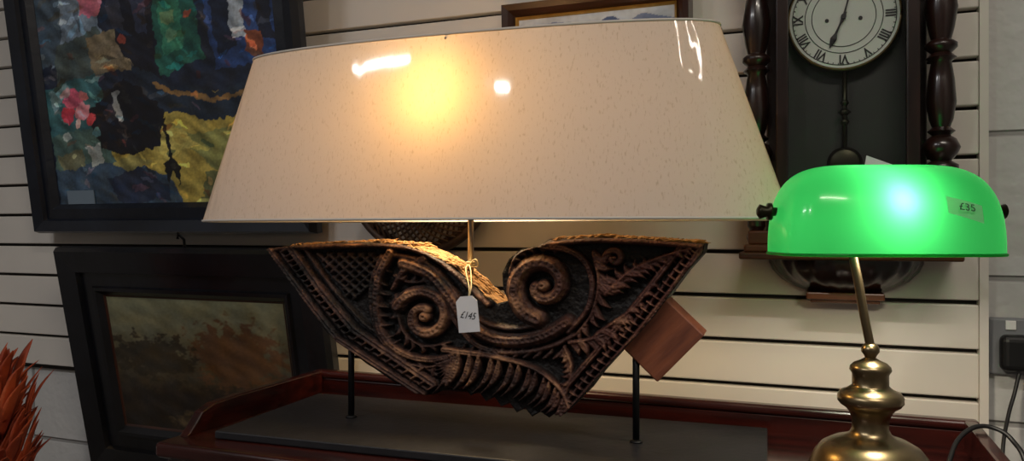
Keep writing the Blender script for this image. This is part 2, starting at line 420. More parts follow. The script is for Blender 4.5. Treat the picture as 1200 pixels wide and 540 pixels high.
k=MB(); k.box(-.082,.082,-.090,-.088,1.222,1.675); k.obj('door_glass',M_glass,a)
# paper note tucked on clock door
k=MB(); k.add([(0,0,0),(.07,0,-.012),(.074,0,.018),(.008,0,.046),(0,.001,0),(.07,.001,-.012),(.074,.001,.018),(.008,.001,.046)],[(0,1,2,3),(4,7,6,5),(0,4,5,1),(1,5,6,2),(2,6,7,3),(3,7,4,0)])
k.obj('paper_note',M_paper,a,loc=(.020,-.0965,1.266))

# ---------------------------------------------------------------- socket
a=empty('wall_socket',(.856,.0275,1.022))
k=MB(); k.box(-.073,.073,-.010,0,-.044,.044); bevel(k.obj('plate',M_socket,a),.004,3)
k=MB(); k.box(-.060,-.008,-.036,-.010,-.036,.020); bevel(k.obj('plug',M_plug,a),.010,4)
k=MB(); k.box(-.05,-.036,-.013,-.009,.026,.04); k.box(.036,.05,-.013,-.009,.026,.04); bevel(k.obj('switches',M_fit,a),.001)

# ---------------------------------------------------------------- sideboard
sb=empty('sideboard',(0,0,0))
SX0,SX1,SF,SB=-.34,.745,-.525,-.13
k=MB(); k.box(SX0,SX1,SF,SB,.878,.900); bevel(k.obj('top',M_mahog,sb),.006,4)
k=MB(); k.box(SX0+.01,SX1-.01,SF+.012,SB-.004,.862,.878); bevel(k.obj('under_moulding',M_mahog,sb),.005,3)
k=MB(); k.box(SX0+.025,SX1-.025,SF+.03,SB-.01,.16,.862); bevel(k.obj('carcass',M_mahog,sb),.003,2)
def rail(name,x0,x1,y0,y1):
    k=MB(); k.box(x0,x1,y0,y1,.898,.926); o=k.obj(name,M_mahog,sb); bevel(o,.002)
    k=MB(); k.box(x0-.004,x1+.004,y0-.004,y1+.004,.926,.940); o=k.obj(name+'_cap',M_mahog,sb); bevel(o,.006,4)
rail('gallery_back',SX0+.006,SX1-.006,SB-.022,SB-.006)
# side galleries with scrolled down fronts
for nm,x in (('gallery_left',SX0+.006),('gallery_right',SX1-.022)):
    pr=[(SB-.022,.899),(SB-.022,.940),(-.38,.940),(-.43,.938),(-.455,.930),(-.468,.916),(-.480,.904),(-.488,.899)]
    vs=[(x,y,z) for y,z in pr]+[(x+.016,y,z) for y,z in pr]; n=len(pr)
    fs=[tuple(range(n)),tuple(range(2*n-1,n-1,-1))]+[(i,(i+1)%n,(i+1)%n+n,i+n) for i in range(n)]
    bevel(mesh_obj(nm,vs,fs,M_mahog,sb),.004,3)
k=MB()
for zi,(z0,z1) in enumerate(((.66,.845),(.43,.645),(.18,.415))):
    for c in range(2):
        x0=SX0+.04+c*.51; k.box(x0,x0+.485,SF+.018,SF+.03,z0,z1)
bevel(k.obj('drawer_fronts',M_mahog,sb),.004,3)
k=MB()
for z in (.752,.537,.297):
    for c in range(2):
        for q in (.12,.365):
            x=SX0+.04+c*.51+q
            k.sweep([(x,SF+.019,z),(x,SF+.008,z),(x,SF+.002,z),(x,SF-.008,z)],[.006,.006,.014,.012],n=16)
k.obj('knobs',M_brass,sb,True)
k=MB()
for x in (SX0+.06,SX1-.06):
    for y in (SF+.065,SB-.045):
        k.lathe([(.014,0),(.018,.01),(.026,.03),(.016,.045),(.03,.08),(.034,.11),(.022,.13),(.034,.14),(.034,.162)],24,c=(x,y))
k.obj('feet',M_mahog,sb,True)

# ---------------------------------------------------------------- carved wood lamp
L=empty('carved_wood_table_lamp',(.05,-.32,0),(0,0,math.radians(2.7)))
def tr_(px,py,y=-.03):
    k_=(px-600)/900; s=(1.1106*k_+.0785)/(.948+.317*k_); Y=1.1106-.317*s
    return Vector((s,y,1.2+(270-py)/900*Y))
S=.00122
k=MB(); k.box(-.33,.425,-.145,.125,.9005,.912); bevel(k.obj('base_board',M_board,L),.002)
k=MB()
for px in (405,743):
    p=tr_(px,400,0)
    k.sweep([(p.x,-.012,.912),(p.x,-.012,1.06)],.0048,n=14)
    k.lathe([(.009,.912),(.009,.914),(.005,.916)],20,c=(p.x,-.012))
k.obj('posts',M_iron,L,True)
# carved body: height field carved over the plank outline
outline=[(318,291),(350,287),(395,283),(440,283),(475,286),(505,296),(530,310),(550,327),(568,344),(584,355),(596,352),(590,338),(589,320),(597,303),(611,292),(632,288),(645,280),(680,277),(730,278),(780,281),(826,285),(824,297),(805,318),(785,345),(765,372),(745,395),(722,418),(700,442),(685,462),(662,485),(652,483),(644,489),(634,482),(624,488),(616,478),(606,483),(598,472),(588,476),(580,465),(570,470),(562,459),(552,463),(544,452),(534,456),(524,448),(514,460),(505,462),(485,458),(460,446),(430,425),(400,400),(375,372),(360,350),(340,322)]
strokes=[]
def st(pts,w0,w1=None,h=1.,cat=True,k_=6):
    P=[Vector((x,y,0)) for x,y in pts]
    if cat: P=catmull(P,k_)
    m=len(P); w1=w0 if w1 is None else w1
    strokes.append(([(p.x,p.y,w0+(w1-w0)*i/(m-1)) for i,p in enumerate(P)],h))
def spiral(cx,cy,R0,R1,turns,a0,w0,w1,dirn=1,h=1.):
    N=int(turns*22); pts=[]
    for i in range(N+1):
        t=i/N; a_=math.radians(a0)+dirn*turns*2*math.pi*t; rr=R0+(R1-R0)*(t**.85)
        pts.append((cx+rr*math.cos(a_),cy+rr*math.sin(a_),w0+(w1-w0)*t))
    strokes.append((pts,h)); c=R1*.8
    strokes.append(([(cx-.5,cy,c),(cx+.5,cy,c)],h*1.1))
def leaf(x0,y0,x1,y1,w,bend=0,h=.9):
    dx,dy=x1-x0,y1-y0; pts=[]; N=8; l=math.hypot(dx,dy)
    for i in range(N+1):
        t=i/N; o=bend*math.sin(math.pi*t)
        pts.append((x0+dx*t-dy/l*o,y0+dy*t+dx/l*o,max(.8,w*math.sin(math.pi*min(1,.15+.85*t)**.8))))
    strokes.append((pts,h))
def lobes(path,n,L,w,side,curl=.6,taper=.5,h=1.0):
    """leafy acanthus: overlapping lobes springing from a curved midrib"""
    P=catmull([Vector((x,y,0)) for x,y in path],8)
    st(path,w*.55,w*.3,h*1.05)
    for i in range(n):
        t=(i+.5)/n; j=int(t*(len(P)-2)); p=P[j]; d=(P[j+1]-p).normalized(); nrm=Vector((-d.y,d.x,0))*side
        l=L*(1-taper*abs(t-.35)*1.2); e=p+nrm*l*.8+d*l*curl
        leaf(p.x,p.y,e.x,e.y,w*(1-.35*t),side*-3,h*(.85+.15*(i%2)))
# left border mouldings
st([(321,292),(362,347),(400,396),(500,461)],5,5,1,False)
st([(332,292),(371,344),(407,389),(505,455)],3,3,.8,False)
st([(346,291),(383,342),(419,385),(512,448)],6,6,1,False)
st([(361,291),(396,340),(430,378),(515,438)],3,3,.8,False)
for i in range(26):
    t=i/25
    if t<.35: x,y=339+t/.35*38,292+t/.35*51
    elif t<.6: x,y=377+(t-.35)/.25*36,343+(t-.35)/.25*44
    else: x,y=413+(t-.6)/.4*95,387+(t-.6)/.4*65
    leaf(x-3,y+3,x+8,y-3,2.2,0,1.25)
st([(330,291),(400,288),(450,288),(490,293),(525,311),(552,335),(575,356)],4,4,1)
tri=[(374,297),(452,296),(432,340),(414,352)]
for c0 in range(-8,26):
    for dirx in (1,-1):
        seg=[]
        for q in range(60):
            x=330+c0*12+(q*2 if dirx==1 else 120-q*2); y=288+q*1.8
            if inpoly(x,y,tri): seg.append((x,y))
        if len(seg)>3: st([seg[0],seg[-1]],2.8,2.8,.7,False)
# leafy mass under the lattice and left scroll
spiral(502,370,34,9,1.25,200,9.5,6,1,1.2)
lobes([(452,300),(440,330),(440,365),(452,398),(480,420)],9,26,6.5,-1,.5)
st([(462,296),(450,322),(446,352),(452,388),(476,412),(510,420),(540,412)],7,4,1.15)
lobes([(540,412),(510,428),(480,424)],5,20,5,-1,.3)
lobes([(468,345),(476,385),(500,404),(530,400)],8,16,5,1,.4,.5,1.)
lobes([(466,322),(484,330),(520,330),(540,350)],7,12,4.5,-1,.4,.5,.95)
st([(500,304),(478,316),(464,338)],7,3,1)
# sweeping bands
st([(462,298),(500,306),(526,327),(546,354),(570,376),(602,384),(632,380)],4,4,1)
st([(478,308),(508,320),(530,344),(548,370),(574,392),(606,398),(640,392),(668,376)],10,10,1.2)
st([(504,328),(524,352),(540,380),(564,404),(602,412),(644,406),(674,392)],4.5,4,.9)
# one bold curl right of centre
spiral(640,334,40,10,1.2,100,13,7,1,1.35)
st([(640,289),(664,292),(686,305),(696,330),(690,362),(668,388)],5,4,1)
lobes([(600,320),(608,300),(630,290),(656,292)],6,12,4.5,1,.5,.4,.9)
lobes([(698,296),(704,330),(696,366),(676,392)],9,24,6.5,-1,.6,.5,1.1)
# broad leaves right
lobes([(712,344),(740,318),(774,302),(812,290)],11,22,6.5,1,.7,.6,1.1)
lobes([(712,344),(738,322),(774,306)],7,-22,6,1,.2,.6,1.)
lobes([(700,392),(722,376),(746,358),(772,326)],9,18,6,1,.5,.6,1.05)
lobes([(670,400),(694,396),(716,388),(734,370)],8,26,6.5,1,.3,.5,1.05)
lobes([(664,405),(672,430),(664,466)],7,16,5.5,1,.5,.4,1.)
spiral(722,302,11,4,1.0,180,5,4,1,1)
# wing-like feathers along the lower edge: blades spring from a descending quill and sweep back to the left
PQ=catmull([Vector(v+(0,)) for v in ((536,414),(580,420),(624,434),(654,456),(668,478))],10)
for i in range(17):
    t=i/16; p=PQ[int(t*(len(PQ)-1))]; Lb=46*(1-.62*t)
    leaf(p.x,p.y-3,p.x-26+10*t,p.y+Lb,5.6-1.2*t,-7+3*t,1.15)
for i in range(9):
    leaf(540-i*1.0,416+i*.5,510+i*2,424+i*4.2,4.0,-3,1.05)
st([(524,408),(580,416),(628,429),(658,452),(670,476)],4.5,3,1.25)
for i in range(11):
    leaf(536+i*11.5,413+i*.6,548+i*11.5,402+i*.2,3.6,2,.85)
# right border mouldings
st([(823,290),(786,342),(746,393),(668,481)],5,5,1,False)
st([(811,290),(776,338),(737,386),(664,470)],3,3,.8,False)
st([(798,290),(764,334),(727,380),(660,458)],4.5,4.5,1,False)
st([(644,286),(700,282),(760,284),(818,289)],4,4,1)
for i in range(24):
    t=i/23; x=816-t*146; y=297+t*172; leaf(x-6,y-5,x+4,y+2,2.0,0,1.25)
CS=1.1; GX0,GY0=314,272; GW,GH=int(516/CS),int(222/CS)
hm=[[0.0]*(GW+1) for _ in range(GH+1)]
for pts,h in strokes:
    for a_,b_ in zip(pts[:-1],pts[1:]):
        wm=max(a_[2],b_[2])+1
        i0=max(0,int((min(a_[0],b_[0])-wm-GX0)/CS)); i1=min(GW,int((max(a_[0],b_[0])+wm-GX0)/CS)+1)
        j0=max(0,int((min(a_[1],b_[1])-wm-GY0)/CS)); j1=min(GH,int((max(a_[1],b_[1])+wm-GY0)/CS)+1)
        dx,dy=b_[0]-a_[0],b_[1]-a_[1]; l2=dx*dx+dy*dy+1e-9
        for j in range(j0,j1+1):
            y=GY0+j*CS
            for i in range(i0,i1+1):
                x=GX0+i*CS
                t=max(0,min(1,((x-a_[0])*dx+(y-a_[1])*dy)/l2)); ww=a_[2]+(b_[2]-a_[2])*t
                d_=math.hypot(x-a_[0]-dx*t,y-a_[1]-dy*t)/ww
                if d_<1:
                    v=h*(1-d_*d_)**.6*(.55+.45*min(1,wm/8))
                    if ww>8: v*=1-.17*(.5+.5*math.cos(d_*math.pi*3.2))          # gouged flutes on broad scrolls
                    elif ww>4.2: v*=1-.28*math.exp(-(d_/.24)**2)               # leaf vein
                    if v>hm[j][i]: hm[j][i]=v
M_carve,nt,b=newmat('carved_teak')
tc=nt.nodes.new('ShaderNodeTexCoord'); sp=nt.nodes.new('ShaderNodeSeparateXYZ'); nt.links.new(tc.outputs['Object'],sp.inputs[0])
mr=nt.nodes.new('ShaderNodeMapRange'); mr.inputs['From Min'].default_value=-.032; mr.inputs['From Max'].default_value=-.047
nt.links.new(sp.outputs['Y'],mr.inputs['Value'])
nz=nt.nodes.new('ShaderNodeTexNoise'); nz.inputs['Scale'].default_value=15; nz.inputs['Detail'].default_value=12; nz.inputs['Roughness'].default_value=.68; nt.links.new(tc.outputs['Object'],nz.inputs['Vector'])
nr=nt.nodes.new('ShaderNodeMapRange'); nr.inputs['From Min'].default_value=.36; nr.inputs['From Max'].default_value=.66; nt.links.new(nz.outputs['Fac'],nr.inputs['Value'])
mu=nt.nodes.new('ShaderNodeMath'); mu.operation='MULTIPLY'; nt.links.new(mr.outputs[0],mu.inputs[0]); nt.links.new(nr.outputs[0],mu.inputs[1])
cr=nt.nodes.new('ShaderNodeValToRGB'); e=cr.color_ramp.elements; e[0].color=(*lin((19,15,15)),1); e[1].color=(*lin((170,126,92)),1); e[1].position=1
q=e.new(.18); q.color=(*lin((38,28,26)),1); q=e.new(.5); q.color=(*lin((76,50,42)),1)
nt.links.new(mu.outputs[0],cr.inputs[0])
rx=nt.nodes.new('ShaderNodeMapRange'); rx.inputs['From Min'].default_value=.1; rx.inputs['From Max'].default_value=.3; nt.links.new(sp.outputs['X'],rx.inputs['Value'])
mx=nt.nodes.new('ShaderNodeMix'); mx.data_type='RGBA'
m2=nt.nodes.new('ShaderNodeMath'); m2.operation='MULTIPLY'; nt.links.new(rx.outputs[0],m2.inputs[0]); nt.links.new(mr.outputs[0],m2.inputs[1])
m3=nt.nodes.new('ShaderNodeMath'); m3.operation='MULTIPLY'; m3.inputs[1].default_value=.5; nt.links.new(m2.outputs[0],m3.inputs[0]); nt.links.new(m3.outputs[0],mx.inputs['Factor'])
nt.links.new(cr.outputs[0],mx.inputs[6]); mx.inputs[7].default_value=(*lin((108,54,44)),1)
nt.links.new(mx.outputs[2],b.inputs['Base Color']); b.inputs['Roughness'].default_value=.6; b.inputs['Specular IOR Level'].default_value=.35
n2=nt.nodes.new('ShaderNodeTexNoise'); n2.inputs['Scale'].default_value=110; n2.inputs['Detail'].default_value=7; nt.links.new(tc.outputs['Object'],n2.inputs['Vector'])
bp=nt.nodes.new('ShaderNodeBump'); bp.inputs['Strength'].default_value=1; bp.inputs['Distance'].default_value=.004; nt.links.new(n2.outputs['Fac'],bp.inputs['Height']); nt.links.new(bp.outputs[0],b.inputs['Normal'])
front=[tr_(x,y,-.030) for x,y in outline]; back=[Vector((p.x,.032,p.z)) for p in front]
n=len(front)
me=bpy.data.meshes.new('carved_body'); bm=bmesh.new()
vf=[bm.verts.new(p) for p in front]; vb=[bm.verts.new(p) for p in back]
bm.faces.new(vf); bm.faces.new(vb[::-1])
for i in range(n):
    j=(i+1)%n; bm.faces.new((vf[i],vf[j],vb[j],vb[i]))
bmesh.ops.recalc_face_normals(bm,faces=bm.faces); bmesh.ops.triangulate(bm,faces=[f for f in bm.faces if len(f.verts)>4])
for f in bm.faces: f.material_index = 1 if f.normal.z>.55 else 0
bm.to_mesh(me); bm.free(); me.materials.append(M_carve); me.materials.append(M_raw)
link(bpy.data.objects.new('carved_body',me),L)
vid={};vs=[];fs=[]
ins=[[inpoly(GX0+i*CS,GY0+j*CS,outline) for i in range(GW+1)] for j in range(GH+1)]
def gv(i,j):
    if (i,j) not in vid:
        vid[(i,j)]=len(vs); x,y=GX0+i*CS,GY0+j*CS
        d_=-.0305-.0175*hm[j][i]-.0010*noise.noise(Vector((x*.12,y*.12,0)))-.0009*noise.noise(Vector((x*.35,y*.35,4)))
        vs.append(tr_(x,y,d_))
    return vid[(i,j)]
for j in range(GH):
    for i in range(GW):
        if ins[j][i] and ins[j][i+1] and ins[j+1][i] and ins[j+1][i+1]:
            fs.append((gv(i,j),gv(i,j+1),gv(i+1,j+1),gv(i+1,j)))
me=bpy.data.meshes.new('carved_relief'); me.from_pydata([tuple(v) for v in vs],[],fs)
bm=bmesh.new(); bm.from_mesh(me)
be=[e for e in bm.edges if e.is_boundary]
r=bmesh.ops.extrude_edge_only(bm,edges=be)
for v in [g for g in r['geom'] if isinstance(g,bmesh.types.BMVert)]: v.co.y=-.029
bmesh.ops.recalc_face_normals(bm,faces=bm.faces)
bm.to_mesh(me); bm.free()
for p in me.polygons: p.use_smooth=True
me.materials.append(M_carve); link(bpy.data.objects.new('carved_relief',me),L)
k=MB()
pl=[(362,338),(352,366),(372,392),(420,430),(470,460),(500,466),(500,440),(440,400)]
pf=[tr_(x,y,-.004) for x,y in pl]; pb=[Vector((p.x,.045,p.z)) for p in pf]; m_=len(pl)
k.add(pf+pb,[tuple(range(m_)),tuple(range(2*m_-1,m_-1,-1))]+[(i,(i+1)%m_,(i+1)%m_+m_,i+m_) for i in range(m_)])
bevel(k.obj('rear_plank',M_carve,L),.002)
# rough raw fibres on the sawn top edge
k=MB()
def splinter(xa,ya,xb,yb,cnt):
    for i in range(cnt):
        t=random.random(); x=xa+(xb-xa)*t; y=ya+(yb-ya)*t
        p=tr_(x,y,random.uniform(-.038,.028)); dx=random.uniform(.008,.024); sl=(ya-yb)/max(1,(xb-xa))
        k.sweep([p+Vector((0,0,-.002)),p+Vector((dx*.5,0,dx*.5*sl+random.uniform(0,.0026))),p+Vector((dx,0,dx*sl+random.uniform(-.002,.004)))],[.0022,.0018,.0004],n=5)
for s_ in ((340,288,440,283,110),(440,283,480,287,60),(480,287,530,309,70),(530,309,575,348,50),(645,281,700,277,70),(700,277,815,284,130)): splinter(*s_)
k.obj('splintered_edge',M_raw,L)
# brown block behind right end
c=tr_(773,399,0)
k=MB(); k.box(-.045,.045,-.02,.03,-.036,.036)
bevel(k.obj('end_block',M_block,L,loc=(c.x,.0,c.z),rot=(0,math.radians(-47),0)),.002)
# stem
k=MB(); sx_=.009
k.sweep([(sx_,0,1.10),(sx_,0,1.445)],.0045,n=14)
k.obj('stem',M_steel,L,True)
# shade
M_shade,nt,b=newmat('linen_shade_wrapped')
tc=nt.nodes.new('ShaderNodeTexCoord'); mp=nt.nodes.new('ShaderNodeMapping'); nt.links.new(tc.outputs['Object'],mp.inputs['Vector'])
mp.inputs['Scale'].default_value=(420,420,110)
nz=nt.nodes.new('ShaderNodeTexNoise'); nz.inputs['Scale'].default_value=1; nz.inputs['Detail'].default_value=3; nt.links.new(mp.outputs[0],nz.inputs['Vector'])
cr=nt.nodes.new('ShaderNodeValToRGB'); e=cr.color_ramp.elements; e[0].position=.28; e[0].color=(*lin((186,174,160)),1); e[1].position=.42; e[1].color=(*lin((214,205,197)),1)
nt.links.new(nz.outputs['Fac'],cr.inputs[0]); nt.links.new(cr.outputs[0],b.inputs['Base Color'])
b.inputs['Roughness'].default_value=.85; b.inputs['Coat Weight'].default_value=.7; b.inputs['Coat Roughness'].default_value=.05; b.inputs['Coat IOR'].default_value=1.42
mp2=nt.nodes.new('ShaderNodeMapping'); mp2.inputs['Scale'].default_value=(1,1,.16); mp2.inputs['Rotation'].default_value=(0,.25,0); nt.links.new(tc.outputs['Object'],mp2.inputs['Vector'])
n2=nt.nodes.new('ShaderNodeTexNoise'); n2.inputs['Scale'].default_value=34; n2.inputs['Detail'].default_value=1; nt.links.new(mp2.outputs[0],n2.inputs['Vector'])
sp=nt.nodes.new('ShaderNodeSeparateXYZ'); nt.links.new(tc.outputs['Object'],sp.inputs[0])
ab=nt.nodes.new('ShaderNodeMath'); ab.operation='ABSOLUTE'; nt.links.new(sp.outputs['X'],ab.inputs[0])
mk=nt.nodes.new('ShaderNodeMapRange'); mk.inputs['From Min'].default_value=.18; mk.inputs['From Max'].default_value=.38; mk.inputs['To Min'].default_value=.03; mk.inputs['To Max'].default_value=.9; nt.links.new(ab.outputs[0],mk.inputs['Value'])
bp=nt.nodes.new('ShaderNodeBump'); bp.inputs['Distance'].default_value=.010; nt.links.new(mk.outputs[0],bp.inputs['Strength']); nt.links.new(n2.outputs['Fac'],bp.inputs['Height']); nt.links.new(bp.outputs[0],b.inputs['Coat Normal'])
tl=nt.nodes.new('ShaderNodeBsdfTranslucent'); tl.inputs[0].default_value=(.85,.66,.42,1); ms=nt.nodes.new('ShaderNodeMixShader'); ms.inputs[0].default_value=.22
nt.links.new(b.outputs[0],ms.inputs[1]); nt.links.new(tl.outputs[0],ms.inputs[2]); nt.links.new(ms.outputs[0],nt.nodes['Material Output'].inputs['Surface'])
N=128; rings=16; vs=[];fs=[]
def se(a,b_,t,p=2.4):
    c_,s_=math.cos(t),math.sin(t); return (a*math.copysign(abs(c_)**(2/p),c_), b_*math.copysign(abs(s_)**(2/p),s_))
ZB,ZT=1.2155,1.474
for j in range(rings+1):
    f=j/rings; a_=.455+(.365-.455)*f; b_=.118+(.072-.118)*f
    for i in range(N):
        x,y=se(a_,b_,2*math.pi*i/N); vs.append((x,y,ZB+(ZT-ZB)*f))
for j in range(rings):
    for i in range(N):
        q=(i+1)%N; fs.append((j*N+i,j*N+q,(j+1)*N+q,(j+1)*N+i))
sh=mesh_obj('shade',vs,fs,M_shade,L,True)
M_rim=mat('shade_rim',(200,194,186),rough=.6)
k=MB()
for a_,b_,z in ((.455,.118,ZB),(.365,.072,ZT)):
    pts=[(*se(a_,b_,2*math.pi*i/N),z) for i in range(N+1)]
    k.sweep(pts,.0020,n=8)
k.obj('shade_rims',M_rim,L,True)
k=MB()
for t in (0,math.pi/2,math.pi,3*math.pi/2):
    x,y=se(.368,.074,t); k.sweep([(sx_,0,1.440),(x,y,ZT-.006)],.0018,n=6)
k.lathe([(.012,1.38),(.014,1.385),(.014,1.43),(.010,1.445)],20,c=(sx_,0))
k.sweep([(sx_,0,1.385),(-.005,.006,1.350),(-.022,.014,1.340)],.006,n=10)
k.obj('shade_fitter',M_steel,L,True)
k=MB(); k.lathe([(.010,1.335),(.012,1.342),(.020,1.36),(.023,1.375),(.018,1.393),(.001,1.400)],24,c=(-.022,.016))
bulb=k.obj('bulb',emis('bulb_warm',(1,.72,.36),5),L,True)
def pt(name,loc,en,col,r,parent=None):
    l=bpy.data.lights.new(name,'POINT'); l.energy=en; l.color=col; l.shadow_soft_size=r
    o=bpy.data.objects.new(name,l); link(o,parent); o.location=loc; return o
pt('bulb_light',(-.016,-.022,1.380),2.1,(1,.58,.17),.012,L)
pt('bulb_light_up',(-.022,.045,1.385),1.1,(1,.82,.62),.015,L)
def spot(name,loc,rot,en,col,ang,parent):
    l=bpy.data.lights.new(name,'SPOT'); l.energy=en; l.color=col; l.shadow_soft_size=.02; l.spot_size=math.radians(ang); l.spot_blend=.6
    o=bpy.data.objects.new(name,l); link(o,parent); o.location=loc; o.rotation_euler=rot; return o
spot('bulb_light_down',(-.022,.0,1.325),(math.radians(28),0,0),5.5,(1,.78,.50),120,L)

# price tag on string
tg=empty('price_tag',(.05,-.32,0),(0,0,math.radians(2.7)))
k=MB()
TX=sx_+.022
k.sweep(catmull([(sx_,-.006,1.148),(sx_+.004,-.03,1.145),(TX,-.062,1.12),(TX,-.066,1.104)],6),.0009,n=6)
k.sweep(catmull([(sx_,-.006,1.15),(sx_+.012,-.03,1.14),(TX+.003,-.062,1.12),(TX,-.066,1.104)],6),.0009,n=6)
for z in (1.150,1.153,1.147): k.sweep([(sx_+.0062*math.cos(t*math.pi/6),.0062*math.sin(t*math.pi/6),z) for t in range(13)],.0012,n=6)
k.sweep(catmull([(sx_,-.006,1.15),(sx_+.012,-.012,1.158),(sx_+.016,-.012,1.148),(sx_+.004,-.008,1.147)],6),.0009,n=6)
k.sweep(catmull([(sx_,-.006,1.15),(sx_-.010,-.012,1.142),(sx_-.006,-.02,1.130)],6),.0009,n=6)
k.obj('string',M_string,tg,True)
w,h=.0158,.025
k=MB(); pr=[(-w,-h),(w,-h),(w,h-.007),(w-.007,h),(-w+.007,h),(-w,h-.007)]
k.add([(x,-.0004,z) for x,z in pr]+[(x,.0004,z) for x,z in pr],[tuple(range(6)),tuple(range(11,5,-1))]+[(i,(i+1)%6,(i+1)%6+6,i+6) for i in range(6)])
tc_=(TX,-.067,1.084)
k.obj('card',M_paper,tg,loc=tc_,rot=(0,math.radians(-6),0))
cu=bpy.data.curves.new('price_text','FONT'); cu.body='£145'; cu.size=.014; cu.align_x='CENTER'; cu.align_y='CENTER'; cu.extrude=.0001
cu.shear=.3; ob=bpy.data.objects.new('price_text',cu); link(ob,tg); cu.materials.append(M_ink); ob.location=(tc_[0],tc_[1]-.0007,tc_[2]-.002); ob.rotation_euler=(math.radians(90),math.radians(6),0); ob.scale=(.8,1,1)

# ---------------------------------------------------------------- bankers lamp
B=empty('bankers_desk_lamp',(.591,-.387,0),(0,0,math.radians(19)))
q=.000978
def zz(y): return 1.2-(y-270)*q
pf=[(5,402),(8,404),(10,408),(10,412),(7,416),(6,419),(11,422),(18,425),(22,429),(23,433),(20,438),(20,451),(22,453),(26,456),(33,459),(36,464),(36,470),(33,474),(27,478),(23,483),(20,492),(20,502),(23,508),(29,512),(42,516),(54,523),(62,533),(68,548),(72,562),(76,572),(76,576.7)]
k=MB(); k.lathe([(r*q,zz(y)) for r,y in pf][::-1],48); autosmooth(k.obj('base',M_brass,B),50)
k=MB()
k.sweep(catmull([(0,0,zz(406)),(-.007,0,zz(370)),(-.013,.002,zz(330)),(-.017,.006,zz(300)),(-.017,.012,zz(270)),(-.006,.012,zz(235)),(.02,.0,zz(215))],6),.0050,n=16)
k.obj('pole',M_brass,B,True)
A_,B_,H_=.121,.068,.101; SC=(.0105,-.004,zz(297))
def bp_(u,th,off=0):
    f=max(0,1-abs(u)**5)**(1/3.2)
    a=A_+off
    s_,c_=math.sin(th),math.cos(th)
    return (SC[0]+a*u, SC[1]-(B_*f+off)*math.copysign(abs(c_)**.85,c_), SC[2]+(H_*f+off)*(abs(s_)**.8))
vs=[];fs=[];NU=64;NT=40
for i in range(NU+1):
    u=-math.cos(math.pi*i/NU)
    for j in range(NT+1): vs.append(bp_(u,math.pi*j/NT))
for i in range(NU):
    for j in range(NT): fs.append((i*(NT+1)+j,i*(NT+1)+j+1,(i+1)*(NT+1)+j+1,(i+1)*(NT+1)+j))
M_green,nt,b=newmat('green_cased_glass')
b.inputs['Base Color'].default_value=(.0,.20,.045,1); b.inputs['Roughness'].default_value=.2; b.inputs['Coat Weight'].default_value=.6; b.inputs['Coat Roughness'].default_value=.08
tl=nt.nodes.new('ShaderNodeBsdfTranslucent'); tl.inputs[0].default_value=(.055,.66,.14,1); ms=nt.nodes.new('ShaderNodeMixShader'); ms.inputs[0].default_value=.62
nt.links.new(b.outputs[0],ms.inputs[1]); nt.links.new(tl.outputs[0],ms.inputs[2]); nt.links.new(ms.outputs[0],nt.nodes['Material Output'].inputs['Surface'])
mesh_obj('shade',vs,fs,M_green,B,True)
k=MB(); k.sweep([bp_(-math.cos(math.pi*i/NU),0) for i in range(NU+1)],.0018,n=8); k.sweep([bp_(-math.cos(math.pi*i/NU),math.pi) for i in range(NU+1)],.0018,n=8)
k.obj('shade_rim',M_green,B,True)
k=MB()
for sg in (-1,1):
    x=SC[0]+sg*A_; z=SC[2]+.048
    k.sweep([(x-sg*.004,SC[1],z),(x+sg*.002,SC[1],z),(x+sg*.003,SC[1],z),(x+sg*.007,SC[1],z),(x+sg*.008,SC[1],z),(x+sg*.016,SC[1],z),(x+sg*.019,SC[1],z)],[.005,.005,.010,.010,.006,.0085,.004],n=18)
k.sweep([(SC[0]-A_,SC[1],SC[2]+.048),(SC[0]+A_,SC[1],SC[2]+.048)],.002,n=8)
k.obj('side_knobs',M_dkbrass,B,True)
vs=[];fs=[]
for i in range(7):
    for j in range(5):
        vs.append(bp_(.34+.30*i/6,math.radians(21+ 12*j/4 - 6*i/6),.0012))
for i in range(6):
    for j in range(4): fs.append((i*5+j,i*5+j+1,(i+1)*5+j+1,(i+1)*5+j))
M_st,nt,b=newmat('sticker_translucent')
b.inputs['Base Color'].default_value=(.35,.6,.42,1); tl=nt.nodes.new('ShaderNodeBsdfTranslucent'); tl.inputs[0].default_value=(.4,.9,.55,1); ms=nt.nodes.new('ShaderNodeMixShader'); ms.inputs[0].default_value=.5
nt.links.new(b.outputs[0],ms.inputs[1]); nt.links.new(tl.outputs[0],ms.inputs[2]); nt.links.new(ms.outputs[0],nt.nodes['Material Output'].inputs['Surface'])
mesh_obj('price_sticker',vs,fs,M_st,B,True)
p0=Vector(bp_(.49,math.radians(24.5),.0022))
M_pencil=mat('pencil_grey',(40,80,56),rough=.6)
cu=bpy.data.curves.new('sticker_text','FONT'); cu.body='£35'; cu.size=.012; cu.align_x='CENTER'; cu.align_y='CENTER'; cu.extrude=.0001
ob=bpy.data.objects.new('sticker_text',cu); link(ob,B); cu.materials.append(M_pencil); ob.location=p0+Vector((0,-.0018,0)); ob.rotation_euler=(math.radians(66),math.radians(8),math.radians(4))
k=MB(); k.sweep([(.02,-.004,zz(215)),(.02,-.004,zz(226)),(.02,-.004,zz(230))],[.012,.014,.012],n=16); k.obj('bulb_holder',M_brass,B,True)
k=MB(); k.lathe([(.010,zz(230)),(.016,zz(240)),(.017,zz(250)),(.012,zz(260)),(.001,zz(264))],20,c=(.02,-.004)); k.obj('bulb',emis('bulb_white',(1,.95,.85),3),B,True)
pt('desk_bulb_light',(.008,-.045,zz(244)),.38,(1,.97,.94),.010,B)
pt('desk_bulb_fill',(.010,.018,zz(255)),.30,(1,.97,.92),.010,B)
spot('desk_bulb_down',(.02,-.004,zz(280)),(math.radians(12),0,0),3.4,(1,.86,.66),150,B)
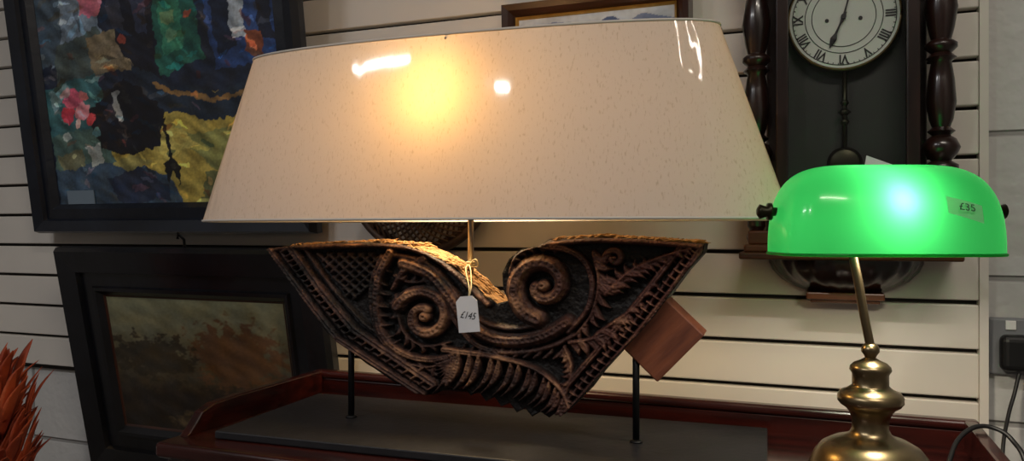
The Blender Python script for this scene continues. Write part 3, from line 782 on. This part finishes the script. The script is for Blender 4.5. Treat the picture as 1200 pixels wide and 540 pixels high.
def cable(name,pts,parent,r=.003):
    k=MB(); k.sweep(catmull(pts,8),r,n=8); o=k.obj(name,M_cable,parent,True)
    return o
cb=empty('power_cable')
cable('flex',[(.820,-.002,.985),(.812,-.01,.955),(.800,-.03,.925),(.785,-.07,.88),(.775,-.13,.80),(.776,-.19,.74),(.778,-.24,.76)],cb,.0028)
cable('flex_lamp',[(.655,-.340,.904),(.68,-.29,.905),(.70,-.24,.930),(.722,-.215,.9445),(.745,-.205,.9455),(.765,-.22,.935),(.775,-.25,.90),(.778,-.24,.76)],cb,.003)

# ---------------------------------------------------------------- dried plumes in floor vase, far left
V=empty('dried_plume_arrangement',(-.935,-.374,0))
k=MB(); k.lathe([(.07,0),(.09,.02),(.12,.15),(.125,.28),(.09,.42),(.05,.5),(.045,.54),(.06,.57),(.052,.57),(.04,.54),(.04,.5)],36); k.obj('vase',M_vase,V,True)
k=MB(); k2=MB()
for i in range(420):
    a_=random.uniform(0,2*math.pi); zb=random.uniform(.56,.90); env=.085*math.sin(math.pi*min(1,(1.02-zb)/.5))**.6
    rr=env*math.sqrt(random.random()); Ln=random.uniform(.05,.11)
    px,py=rr*math.cos(a_),rr*math.sin(a_); o_=random.uniform(.01,.035); ox,oy=math.cos(a_)*o_,math.sin(a_)*o_
    pts=[(px,py,zb),(px+ox*.3,py+oy*.3,zb+Ln*.35),(px+ox*.8,py+oy*.8,zb+Ln*.7),(px+ox*1.5,py+oy*1.5,zb+Ln)]
    k.sweep(catmull(pts,3),[.004,.008,.012,.014,.015,.014,.012,.009,.005,.001],flat=((math.cos(a_),math.sin(a_),.2),.18),n=6)
for i in range(14):
    a_=i*.45; k.sweep([(0.02*math.cos(a_),.02*math.sin(a_),.5),(.04*math.cos(a_),.04*math.sin(a_),.75)],.003,n=5)
k.obj('orange_plumes',M_orange,V,True)
for i in range(22):
    k2.sweep([(-.045+i*.0015,-.03,.86),(-.035+i*.001,-.03+.01*math.sin(i),1.0),(-.05+i*.001,-.03,1.10)],[.012,.018,.003],flat=((0,1,0),.3),n=6)
k2.obj('blue_plumes',M_blue,V,True)

# ---------------------------------------------------------------- ceiling lights
def tube(name,x,y,en,col,lx=1.2):
    a=empty(name,(x,y,H))
    k=MB(); k.box(-lx/2,lx/2,-.05,.05,-.045,-.001); bevel(k.obj('housing',M_fit,a),.004)
    k=MB(); k.sweep([(-lx/2+.02,0,-.062),(lx/2-.02,0,-.062)],.014,n=14); k.obj('tube',M_tube,a,True)
    l=bpy.data.lights.new(name+'_light','AREA'); l.shape='RECTANGLE'; l.size=lx; l.size_y=.05; l.energy=en; l.color=col
    o=bpy.data.objects.new('tube_light',l); link(o,a); o.location=(0,0,-.08)
tube('ceiling_light',-1.12,-2.02,12,(.97,.97,1),.46)
tube('ceiling_light',-.40,-2.3,8,(1,.98,.95),.10)
tube('ceiling_light',.95,-1.5,14,(1,.90,.78),.9)

w=bpy.data.worlds.new('world'); scene.world=w; w.use_nodes=True
w.node_tree.nodes['Background'].inputs[0].default_value=(.5,.55,.6,1); w.node_tree.nodes['Background'].inputs[1].default_value=.2

# ---------------------------------------------------------------- camera
cam=bpy.data.cameras.new('camera'); co=bpy.data.objects.new('camera',cam); COL.objects.link(co)
cam.sensor_width=36; cam.lens=27; cam.clip_start=.02
co.location=(.5267,-1.356,1.2); co.rotation_euler=(math.radians(90),0,math.radians(21.22))
scene.camera=co
